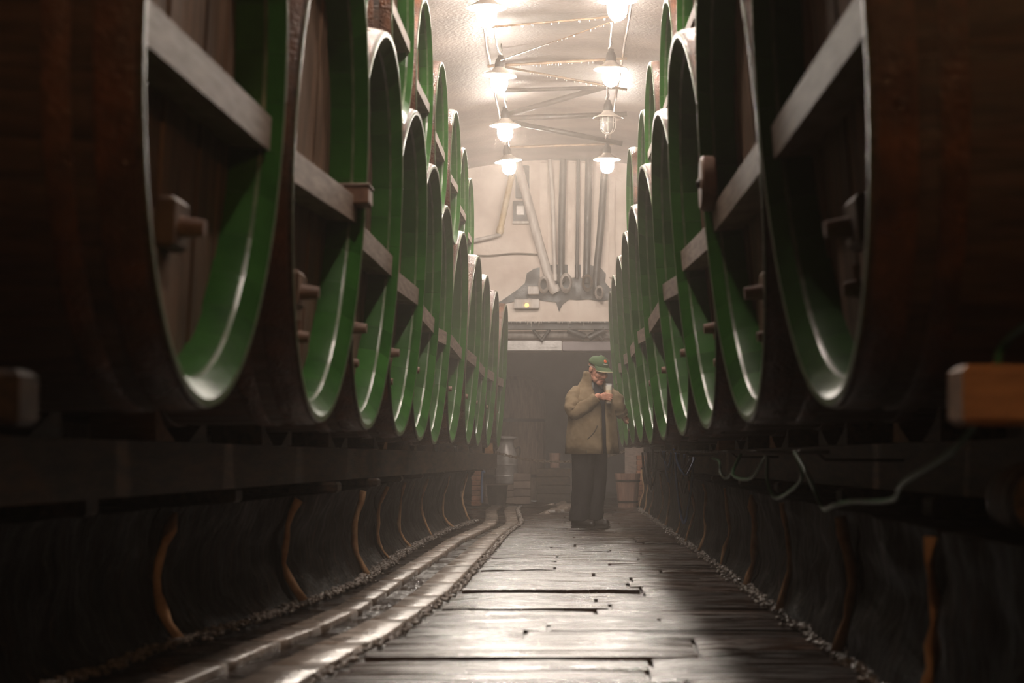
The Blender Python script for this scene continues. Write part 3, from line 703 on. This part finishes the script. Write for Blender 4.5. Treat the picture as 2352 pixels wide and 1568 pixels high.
# ------------------------------------------------------------------ timber under the rows
def timbers(side, sx, fx, y1, nb):
    lab='left' if sx<0 else 'right'
    bx=(lambda t: -1.55+.029*(t-4.1)) if sx<0 else (lambda t: 1.42-.015*(t-4.1))
    Y0=3.6; drop=lambda t: -.0037*(t-Y0)
    root=tag(empty('bearer_beam',(bx(Y0),Y0,.62)),'long dark bearer beam under the lower %s row of barrels' % lab,'beam')
    n=24; rings=[]
    for i in range(n+1):
        y=Y0+(y1-Y0)*i/n; x=bx(y)-bx(Y0); j=.006*noise.noise(Vector((y*2,sx,0))); z=drop(y)
        rings.append([Vector((x-.10+j,y-Y0,z)),Vector((x+.10+j,y-Y0,z)),Vector((x+.10+j,y-Y0,z+.18)),Vector((x-.10+j,y-Y0,z+.18))])
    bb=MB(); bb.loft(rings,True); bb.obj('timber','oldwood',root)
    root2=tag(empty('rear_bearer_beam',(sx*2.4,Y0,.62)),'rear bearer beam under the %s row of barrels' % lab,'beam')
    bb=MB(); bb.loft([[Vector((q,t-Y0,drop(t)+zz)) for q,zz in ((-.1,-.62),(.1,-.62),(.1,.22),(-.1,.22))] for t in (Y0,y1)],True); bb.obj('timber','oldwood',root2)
    for i in range(nb):
        R=random.Random(i*7+int(sx)*3+50)
        # crosswise sleeper between beam and plinth
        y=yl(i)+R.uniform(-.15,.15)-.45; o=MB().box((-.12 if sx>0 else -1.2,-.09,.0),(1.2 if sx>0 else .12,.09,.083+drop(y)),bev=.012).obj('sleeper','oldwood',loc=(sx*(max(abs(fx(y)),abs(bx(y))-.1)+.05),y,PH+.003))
        tag(o,'short dark sleeper under the bearer beam at the %s lower %s barrel' % (ORD[i],lab),'sleeper','sleepers')
        # chocks that wedge the barrel
        for s in (-1,1):
            bb=MB(); w=.11
            vv=[]
            for x in (-w,w): vv+= [(x,0,0),(x,s*.34,0),(x,s*.34,.125),(x,s*.20,.055)]
            f=[(0,1,2,3),(7,6,5,4),(0,4,5,1),(1,5,6,2),(2,6,7,3),(3,7,4,0)]
            if s<0: f=[tuple(reversed(q)) for q in f]
            bb.add(vv,f); o=bb.obj('wooden_chock','tanwood' if R.random()<.3 else 'oldwood',loc=(bx(yl(i)),yl(i)+s*.13,.802+drop(yl(i)+s*.13)))
            tag(o,'wooden wedge chock on the %s side of the %s lower %s barrel' % ('far' if s>0 else 'near',ORD[i],lab),'chock','barrel chocks')
timbers('left',-1,lambda t: max(interp(XW,t),-1.25) if t>9 else interp(XW,t),25.3,11)
timbers('right',1,lambda t: XR,23.6,10)
# timber ends nearest the lens, laid across the bearer beams
root=tag(empty('timber_block',(1.42,3.78,.806)),'squared orange timber block at the right edge before the nearest barrel','timber')
bb=MB(); bb.box((-.66,-.06,0),(.12,.08,.115),bev=.012); bb.obj('block','tanwood',root)
root=tag(empty('timber_block',(-1.55,3.86,.806)),'squared dark timber block at the left edge before the nearest barrel','timber')
bb=MB(); bb.box((-.12,-.06,0),(.50,.08,.11),bev=.012); bb.obj('block','oldwood',root)
# small keg lying on the right plinth
root=tag(empty('small_keg',(1.195,4.98,.535)),'small dark keg lying on the right plinth at the picture edge','keg')
M=Matrix.Translation((0,0,.14)) @ Matrix.Rotation(PI/2,4,'X')
bb=MB(); bb.lathe([(.02,-.2),(.115,-.2),(.12,-.22),(.142,0),(.12,.22),(.115,.2),(.02,.2)],22,0,M); bb.obj('body','oldwood',root,smooth=40)
for z in (-.15,.12): bb=MB(); bb.lathe([(.137,z),(.139,z+.03)],22,0,M); bb.obj('hoop','hoop',root,smooth='all')
root.scale=(.70,.70,.70)

# brackets on the second barrels' cross bars
c=at(838,452,7.83); root=tag(empty('rim_clamp',(c.x-.02,c.y,c.z-.04)),'pale wooden clamp gripping the rim of the second left barrel','clamp')
bb=MB(); bb.box((-.16,-.10,0),(.045,.06,.07),bev=.008); bb.obj('block','peg',root); bb=MB(); bb.box((-.165,-.105,.07),(.05,.065,.082),bev=.003); bb.obj('cap','bar',root)
c=at(1612,425,7.83); root=tag(empty('wooden_disc',(c.x+.02,c.y-.04,c.z)),'dark round wooden disc hung on the rim of the second right barrel','disc')
M=Matrix.Rotation(PI/2,4,'Y'); bb=MB(); bb.lathe([(.0,-.03),(.10,-.03),(.11,-.02),(.11,.02),(.10,.03),(0,.03)],24,0,M); bb.obj('disc','peg',root,smooth=40); bb=MB(); bb.ell((-.035,0,0),(.012,.02,.02),8); bb.obj('boss','iron',root,smooth='all')

# ------------------------------------------------------------------ hoses on the right
HX=.93
pts=[(2420,700),(2352,790),(2330,862),(2275,955),(2205,1038),(2130,1108),(2050,1148),(1985,1152),(1940,1162),(1905,1168),(1884,1125),(1862,1040),(1842,1100),(1805,1144),(1784,1100),(1770,1048),(1735,1098),(1710,1090),(1702,1043),(1690,1095),(1672,1088),(1660,1060),(1645,1052)]
P=[atX(px,py,HX+(.02 if i%2 else 0)) for i,(px,py) in enumerate(pts)]
P=[Vector((HX-.02*(i%3), p.y, p.z)) for i,p in enumerate(P)]
bb=MB(); bb.tube(smoothpath(P,5),.0085,8); tag(bb.obj('garden_hose','hose_green',smooth='all'),'long green hose slung in loops under the right row of barrels','hose')
root=tag(empty('hose_rail',(.95,7.0,.752)),'thin iron rail under the right row that carries the hoses','rail')
bb=MB(); bb.tube([(0,0,0),(0,8,0),(0,15.5,0)],.008,7); bb.obj('rod','iron',root,smooth='all')
for yy in (.3,4,8,12,15.3):
    bb=MB(); bb.tube([(0,yy,0),(.03,yy,-.03),(.36,yy,-.03)],.007,6); bb.obj('bracket','iron',root,smooth='all')
def hose_bundle(name,label,Y,px0,px1,ptop,bottoms,m,seed,r=.008):
    R=random.Random(seed); root=tag(empty(name,at((px0+px1)/2,ptop,Y)),label,'hose')
    o0=root.location
    for i,bt in enumerate(bottoms):
        xa=px0+(px1-px0)*R.uniform(0,.35); xb=px0+(px1-px0)*R.uniform(.55,1.1); t2=ptop+R.uniform(-6,14)
        dy=R.uniform(-.12,.12)
        P=[at(xa,ptop,Y)-o0, at(xa+(xb-xa)*.12,ptop+(bt-ptop)*.5,Y+dy*.4)-o0, at(xa+(xb-xa)*.38,bt-4,Y+dy)-o0, at(xa+(xb-xa)*.58,bt,Y+dy)-o0, at(xa+(xb-xa)*.85,bt-(bt-ptop)*.42,Y+dy*.5)-o0, at(xb,t2,Y)-o0]
        b2=MB(); b2.tube(smoothpath(P,5),r,7); b2.obj('loop',m if not isinstance(m,(list,tuple)) else m[i%len(m)],root,smooth='all')
    return root
hose_bundle('hose_coil','bundle of blue and grey hoses with one long loop under the right row',15.6,1548,1592,1040,(1195,1130,1104,1098,1090,1078),('hose_blue','hose_grey','hose_grey','hose_blue'),1,.010)
hose_bundle('hose_coil','bundle of thin blue hoses hanging in short loops under the right row',17.4,1516,1546,1036,(1105,1082,1074,1066,1078,1060),('hose_blue','hose_grey'),2,.009)
hose_bundle('hose_coil','tangle of grey tubes hanging at the far end of the right plinth',19.6,1478,1516,1037,(1127,1122,1108,1112),('hose_grey','hose_black'),3,.008)
hose_bundle('hose_coil','single black tube curling out from the right plinth end',20.8,1497,1462,1037,(1108,),('hose_black',),4,.012)

# warm bulb on a post at the cellar mouth, outside the frame
for sx in (1,):
    root=tag(empty('mouth_lamp',(sx*.9,.6,2.6)),'small warm lamp on an arm at the cellar mouth, outside the frame','lamp')
    bb=MB(); bb.ell((0,0,0),(.05,.05,.06),10); bb.obj('bulb','warm_bulb',root,smooth='all')
    bb=MB(); bb.lathe([(.03,.05),(.04,.07),(.13,.05),(.135,.04),(.05,.055)],16); bb.obj('shade','iron',root,smooth='all')
    bb=MB(); bb.tube([(0,0,.06),(0,0,.14),(sx*.3,0,.16),(sx*2.4,0,.16)],.012,8); bb.obj('arm','iron',root,smooth='all')

# ------------------------------------------------------------------ the man
MAN=(.25,19.2,0.)
man=tag(empty('person',MAN),'elderly man in green cap and olive jacket looking down at a glass of beer','person')
def F(a): return Vector((math.cos(a),math.sin(a),0))
def capsule(bb, chain, n=12):
    """tapered chain of balls: [(point, radius), ...]"""
    for i in range(len(chain)-1):
        (p,r),(q,s)=chain[i],chain[i+1]; p=Vector(p); q=Vector(q); k=max(2,int((q-p).length/(min(r,s)*.5)))
        bb.tube([p.lerp(q,j/k) for j in range(k+1)],[r+(s-r)*j/k for j in range(k+1)],n)
        bb.ell(p,(r,r,r),n)
    p,r=chain[-1]; bb.ell(p,(r,r,r),n)
def remesh(bb, name, mats, parent, vox, it=3):
    o=bb.obj(name,mats,parent); m=o.modifiers.new('r','REMESH'); m.mode='VOXEL'; m.voxel_size=vox; m.use_smooth_shade=True
    s=o.modifiers.new('s','SMOOTH'); s.iterations=it; s.factor=.5
    dg=bpy.context.evaluated_depsgraph_get(); me=bpy.data.meshes.new_from_object(o.evaluated_get(dg)); o.modifiers.clear()
    old=o.data; o.data=me; me.name=name; bpy.data.meshes.remove(old)
    if not me.materials: me.materials.append(MATS[mats])
    me.polygons.foreach_set('use_smooth',[True]*len(me.polygons)); return o
ta=math.radians(-58); tf=F(ta); tr=Vector((tf.y,-tf.x,0))          # torso forward, his right
def T(f,r,z,c=(.035,0)): return Vector((c[0],c[1],z))+tf*f+tr*r
GL=Vector((.206,-.235,1.212))                                        # foot of the glass
sR=T(.02,.178,1.315); eR=Vector((-.122,-.20,1.125)); wR=Vector((.10,-.265,1.285))
sL=T(.02,-.178,1.335); eL=Vector((.30,.03,1.20)); wL=Vector((.355,.09,1.10))
hy=math.radians(-50); hp=math.radians(23); HC=Vector((.105,-.10,1.555))   # head yaw, downward pitch, centre
HM=Matrix.Translation(HC) @ Matrix.Rotation(hy,4,'Z') @ Matrix.Rotation(hp,4,'Y') @ Matrix.Diagonal((1.10,1.10,1.02,1)) # local +x = face
def H(x,y,z): return HM @ Vector((x,y,z))
hm3=HM.to_3x3()
bb=MB()
# skull, face, neck
bb.ell(H(-.012,0,.025),(.094,.076,.086),18,0,hm3); bb.ell(H(.028,0,-.035),(.068,.062,.085),16,0,hm3)
bb.ell(H(.062,0,-.112),(.036,.038,.030),12,0,hm3); bb.ell(H(.018,0,-.085),(.064,.062,.050),12,0,hm3)
for s in (-1,1):
    bb.ell(H(.064,s*.042,-.038),(.030,.026,.030),10,0,hm3); bb.ell(H(.045,s*.046,-.085),(.030,.022,.030),10,0,hm3)          # cheeks
    bb.ell(H(.078,s*.030,.020),(.020,.028,.010),10,0,hm3)           # brow
    bb.ell(H(-.008,s*.080,-.010),(.020,.010,.032),10,0,hm3)         # ears
    bb.ell(H(.066,s*.034,-.068),(.016,.014,.026),8,0,hm3)           # folds beside the mouth
capsule(bb,[(H(.086,0,.010),.010),(H(.112,0,-.034),.015),(H(.106,0,-.044),.018)],10)
for s in (-1,1): bb.ell(H(.101,s*.015,-.047),(.012,.009,.009),8,0,hm3)
capsule(bb,[(H(-.03,0,-.05),.056),(T(.03,0,1.40),.060),(T(0,0,1.33),.075)],14)
# trunk and limbs under the clothes
capsule(bb,[(T(0,0,1.33),.10),(T(.02,0,1.15),.135),(T(.01,0,.92),.135)],14)
capsule(bb,[(T(0,.08,1.30),.06),(sR+Vector((0,0,-.03)),.050),(eR,.046),(wR,.030)],12); capsule(bb,[(T(0,-.08,1.30),.06),(sL+Vector((0,0,-.03)),.050),(eL,.046),(wL,.030)],12)
fa=math.radians(-30); ff=F(fa); fr=Vector((ff.y,-ff.x,0))
hipR=Vector((-.045,-.05,.88)); hipL=Vector((.075,.05,.88)); anR=Vector((-.085,-.07,.09)); anL=Vector((.055,.06,.09))
capsule(bb,[(hipR,.10),(hipR.lerp(anR,.5)+ff*.02,.065),(anR,.04),(anR+ff*.12+Vector((0,0,-.055)),.03)],12)
capsule(bb,[(hipL,.10),(hipL.lerp(anL,.5)+ff*.02,.065),(anL,.04),(anL+ff*.12+Vector((0,0,-.055)),.03)],12)
# right hand round the glass
gx=GL; R0=.034
palm=gx+Vector((-.052,-.004,.072)); capsule(bb,[(wR,.028),(palm+Vector((-.02,0,-.012)),.030),(palm+Vector((.004,-.014,.012)),.026),(palm+Vector((.004,-.014,-.018)),.024)],12)
for i,(dz,ln) in enumerate(((.026,1.0),(.007,1.06),(-.012,1.0),(-.029,.82))):
    rr=.0098-.0006*i; ch=[]
    for u,a in enumerate((200,232,262,292,318)):
        a2=math.radians(200+(a-200)*ln); q=gx+Vector(((R0+rr)*math.cos(a2),(R0+rr)*math.sin(a2),.075+dz-.004*u)); ch.append((q,rr*(1-.05*u)))
    capsule(bb,[(palm+Vector((.002,-.016,dz*.8)),.0115)]+ch,10)
th=[]
for u,a in enumerate((165,135,105,80)):
    a2=math.radians(a); th.append((gx+Vector(((R0+.011)*math.cos(a2),(R0+.011)*math.sin(a2),.098+.008*u)),.0115-.0006*u))
capsule(bb,[(palm+Vector((-.008,.016,.0)),.014)]+th,10)
# left hand reaching for the barrel tap
lp=wL+Vector((.035,.02,-.045)); capsule(bb,[(wL,.028),(lp,.032)],12)
for i in range(4):
    o_=Vector((.012*(i-1.5)*.5,.018*(i-1.5),0)); capsule(bb,[(lp+o_+Vector((.01,0,-.02)),.0105),(lp+o_+Vector((.04,0,-.045)),.0095),(lp+o_+Vector((.045,0,-.075)),.0085),(lp+o_+Vector((.030,0,-.095)),.008)],9)
capsule(bb,[(lp+Vector((-.005,-.028,-.005)),.013),(lp+Vector((.02,-.042,-.03)),.0105),(lp+Vector((.035,-.04,-.055)),.009)],9)
body=remesh(bb,'body','skin',man,.0052,3)
# eyes, mouth, hair as children
for s in (-1,1):
    b2=MB(); b2.ell(H(.080,s*.030,-.004),(.010,.016,.006),10,0,hm3); b2.obj('eye','eye',man,smooth='all')
b2=MB(); P=[H(.092+.006*math.cos(t*1.2),.027*t,-.083-.007*t*t) for t in (-1,-.5,0,.5,1)]; b2.tube(P,[.002,.0045,.005,.0045,.002],7); b2.obj('mouth','lips',man,smooth='all')
b2=MB()
for s in (-1,1): capsule(b2,[(H(.030,s*.070,.020),.007),(H(-.01,s*.073,.022),.010),(H(-.055,s*.058,.006),.013),(H(-.082,s*.02,-.006),.014)],9)
remesh(b2,'hair','hair',man,.006,2)
# cap
def dome(k0,k1,nz=8,n=28,s=1.):
    R=[]
    for i in range(nz+1):
        t=k0+(k1-k0)*i/nz
        R.append([H((-.010+s*.104*math.cos(t)*math.cos(p)), s*.085*math.cos(t)*math.sin(p), .048+s*(.080+.012*math.cos(p))*math.sin(t)) for p in [2*PI*k/n for k in range(n)]])
    return R
b2=MB(); b2.loft(dome(-.10,PI/2*.985),True,0,True); cap=b2.obj('cap','cap',man,smooth='all')
b2=MB(); Rr=[]
for (d,dz) in ((.0,.006),(.5,.006),(1.,.0)):
    Rr.append([H(-.010+.100*math.cos(p)+.078*d*math.cos(p)**.5, (.083+.004*d)*math.sin(p), .044+dz-.006*d-.032*d*math.sin(p)**2) for p in [math.radians(-70+140*k/20) for k in range(21)]])
n=21; top=[p for r in Rr for p in r]; dn=hm3 @ Vector((0,0,-.006)); bot=[p+dn for p in top]
f=[(i*n+k,i*n+k+1,(i+1)*n+k+1,(i+1)*n+k) for i in range(2) for k in range(n-1)]
f2=[tuple(reversed([q+3*n for q in a])) for a in f]; edge=[(2*n+k,2*n+k+1,5*n+k+1,5*n+k) for k in range(n-1)]
b2.add(top+bot,f+f2+edge); b2.obj('brim','cap',cap,smooth=50)
b2=MB(); b2.tube([p+dn*.5 for p in Rr[2]],.0042,6); b2.obj('brim_piping','cream',cap,smooth='all')
b2=MB(); b2.ell(H(-.010,0,.130),(.010,.010,.007),8,0,hm3); b2.obj('button','cap',cap,smooth='all')
def onCap(p,t,k=1.02): return H(-.010+k*.104*math.cos(t)*math.cos(p), k*.085*math.cos(t)*math.sin(p), .048+k*(.080+.012*math.cos(p))*math.sin(t))
ep=math.radians(-6)
c=onCap(ep,.66); nrm=(c-H(-.008,0,.04)).normalized(); q=nrm.to_track_quat('Z','Y').to_matrix()
b2=MB(); b2.ell(c,(.018,.016,.003),12,0,q); b2.obj('badge','orange',cap,smooth='all')
c2=onCap(ep,.36); nrm=(c2-H(-.008,0,.04)).normalized(); q=nrm.to_track_quat('Z','Y').to_matrix(); b2=MB(); side=(onCap(ep+.25,.36)-onCap(ep-.25,.36)).normalized(); upv=nrm.cross(side).normalized()
for k in range(6):
    a=c2+side*(-.020+.008*k); b2.tube([a-upv*.004,a+upv*(.004+.002*(k==0))],.0026,5)
b2.obj('badge_lettering','white',cap)
b2=MB(); b2.tube([H(-.100,-.022,.046),H(-.106,-.0,.046),H(-.100,.022,.046)],.006,7); b2.obj('cap_strap','cream',cap,smooth='all')
# shirt and collar
def ring(z,A,B,cf=0.,n=32,g=None,c=(.035,0),wob=0.,seed=0):
    out=[]
    a0,a1=(0,2*PI) if g is None else g
    m=n if g is None else n-1
    for k in range(n):
        t=a0+(a1-a0)*k/m; e=1+wob*noise.noise(Vector((math.cos(t)*2.2,math.sin(t)*2.2,z*4+seed)))+wob*.5*noise.noise(Vector((math.cos(t)*5,math.sin(t)*5,z*5+seed)))
        out.append(T(cf+A*e*math.cos(t),B*e*math.sin(t),z,c))
    return out
b2=MB(); b2.loft([ring(.74,.165,.19),ring(.95,.165,.19,.01),ring(1.15,.15,.19,.03),ring(1.30,.115,.16,.03),ring(1.40,.075,.085,.03),ring(1.425,.068,.075,.035)],True)
shirt=b2.obj('shirt','shirt',man,smooth='all')
b2=MB(); b2.loft([ring(1.36,.094,.10,.035,24,(math.radians(22),math.radians(338))),ring(1.41,.080,.088,.03,24,(math.radians(20),math.radians(340))),ring(1.455,.076,.084,.02,24,(math.radians(24),math.radians(336))),ring(1.43,.09,.10,.02,24,(math.radians(26),math.radians(334)))],False); o=b2.obj('shirt_collar','grey_cloth',man,smooth='all')
sm=o.modifiers.new('t','SOLIDIFY'); sm.thickness=.008
for k in range(5):
    z=1.25-.085*k; b2=MB(); b2.ell(T(.03-.004*k+(.145 if z<1.2 else .13),.0,z)+tf*.01,(.007,.007,.007),8); b2.obj('button','white',shirt,smooth='all')
# jacket
g=(math.radians(4),math.radians(352)); w_=.09
rings=[ring(.725,.218,.262,.0,52,g,(.045,0),.10,1),ring(.82,.208,.258,.005,52,g,(.045,0),w_,1),ring(.95,.198,.25,.01,52,g,(.045,0),w_,1),ring(1.08,.19,.245,.015,52,g,(.04,0),w_,1),
       ring(1.20,.178,.235,.02,52,g,(.035,0),w_,1),ring(1.29,.152,.200,.025,52,(math.radians(16),math.radians(342)),(.035,0),.06,1),ring(1.355,.120,.155,.02,52,(math.radians(24),math.radians(334)),(.035,0),.04,1),ring(1.40,.106,.130,.012,52,(math.radians(32),math.radians(326)),(.045,-.01),.02,1),
       ring(1.45,.098,.104,.0,52,(math.radians(40),math.radians(318)),(.060,-.03),.02,1),ring(1.50,.094,.098,-.005,52,(math.radians(52),math.radians(306)),(.072,-.045),.02,1),ring(1.53,.090,.094,-.012,52,(math.radians(75),math.radians(285)),(.078,-.055),.02,1)]
b2=MB(); b2.loft(rings,False); jk=b2.obj('jacket','jacket',man,smooth='all'); sm=jk.modifiers.new('t','SOLIDIFY'); sm.thickness=.014; sm.offset=-1
def sleeve(name,pts,rad,seed):
    P=smoothpath(pts,8); m=len(P); v=[]; n=20; bb=MB(); rings=[]; up=None
    for i,p in enumerate(P):
        d=(P[min(i+1,m-1)]-P[max(i-1,0)]).normalized()
        if up is None: up=Vector((0,0,1)) if abs(d.z)<.8 else Vector((1,0,0))
        a=d.cross(up).normalized(); b_=a.cross(d).normalized(); up=b_; t=i/(m-1); r=interp(rad,t)
        rg=[]
        for k in range(n):
            q=2*PI*k/n; e=1+.16*noise.noise(Vector((math.cos(q)*1.6,math.sin(q)*1.6,t*8+seed)))+.06*math.sin(t*30+2.4*math.cos(q)+noise.noise(Vector((t*5,q,seed)))*2)*(1 if .3<t<.97 else .3)
            rg.append(p+a*(math.cos(q)*r*e)+b_*(math.sin(q)*r*e))
        rings.append(rg)
    bb.loft(rings,True); return bb.obj(name,'jacket',jk,smooth='all')
sleeve('sleeve',[T(-.01,.13,1.335),sR+Vector((-.02,0,-.03)),eR.lerp(sR,.35)+Vector((-.03,0,0)),eR,eR.lerp(wR,.5)+Vector((0,-.01,-.015)),wR+(wR-eR).normalized()*-.015],[(0,.070),(.2,.080),(.5,.074),(.62,.070),(.85,.060),(1,.052)],1)
sleeve('sleeve',[T(-.01,-.13,1.345),sL+Vector((.01,0,-.02)),eL.lerp(sL,.4)+Vector((.01,0,.015)),eL,eL.lerp(wL,.5),wL+(wL-eL).normalized()*-.01],[(0,.070),(.2,.078),(.5,.074),(.7,.068),(1,.058)],5)
b2=MB(); b2.tube(smoothpath([T(.225,.07,1.0),T(.205,.10,.93),T(.18,.155,.87)],4),.006,6); b2.obj('pocket_flap','jacket_dark',jk,smooth='all')
b2=MB(); b2.tube(smoothpath([T(.165,.165,.82),T(.175,.165,.77),T(.18,.165,.735)],4),.005,6); b2.obj('seam','jacket_dark',jk,smooth='all')
# trousers
b2=MB()
def leg(hip,an,seed):
    rg=[]
    for i in range(13):
        t=i/12; c=hip.lerp(Vector((an.x,an.y,.075)),t)+ff*(.025*math.sin(PI*t)); r=.118-.034*t+(.012 if t>.9 else 0)
        rg.append([c+ff*(r*1.05*math.cos(q)*(1+.07*noise.noise(Vector((math.cos(q)*2,math.sin(q)*2,t*9+seed)))))+fr*(r*math.sin(q)*(1+.07*noise.noise(Vector((math.cos(q)*2,math.sin(q)*2,t*9+seed+4))))) for q in [2*PI*k/20 for k in range(20)]])
    return rg
b2.loft(leg(hipR,anR,1),True); b2.loft(leg(hipL,anL,7),True)
mid=(hipR+hipL)/2; b2.loft([[mid+Vector((0,0,z))+ff*(a*math.cos(q))+fr*(w2*math.sin(q)) for q in [2*PI*k/24 for k in range(24)]] for z,a,w2 in ((-.10,.10,.16),(-.03,.13,.185),(.06,.135,.185),(.12,.13,.175))],True)
remesh(b2,'trousers','trousers',man,.009,3)
for an,nm in ((anR,'boot'),(anL,'boot')):
    b2=MB(); base=Vector((an.x,an.y,0))
    capsule(b2,[(base+Vector((0,0,.15)),.055),(base+Vector((0,0,.06)),.052)],12)
    capsule(b2,[(base-ff*.035+Vector((0,0,.05)),.048),(base+ff*.06+Vector((0,0,.052)),.05),(base+ff*.145+Vector((0,0,.045)),.042)],12)
    bt=remesh(b2,nm,'boots',man,.008,3)
    sole=[(-.085,.0),(-.06,.042),(.03,.046),(.12,.05),(.175,.035),(.195,0),(.175,-.035),(.12,-.05),(.03,-.046),(-.06,-.042)]
    b3=MB(); b3.loft([[base+ff*a+fr*c+Vector((0,0,z)) for a,c in sole] for z in (.002,.022)],True); b3.obj('sole','boots',bt)
# the glass of beer in his hand
root=tag(empty('beer_glass',Vector(MAN)+GL),'tall glass of pale foamy beer held up in the hand','glass')
b2=MB(); b2.lathe([(.0,.0),(.024,.0),(.026,.006),(.029,.06),(.034,.195),(.0325,.195),(.0275,.06),(.024,.012),(.0,.012)],24); b2.obj('tumbler','glass',root,smooth=40)
b2=MB(); b2.lathe([(.0,.0135),(.0232,.0135),(.0268,.06),(.0298,.13),(.0,.13)],24); b2.obj('beer','beer',root,smooth=40)
b2=MB(); b2.lathe([(.0,.1305),(.0298,.1305),(.0315,.172),(.028,.176),(.0,.175)],24); b2.obj('foam','foam',root,smooth=40)
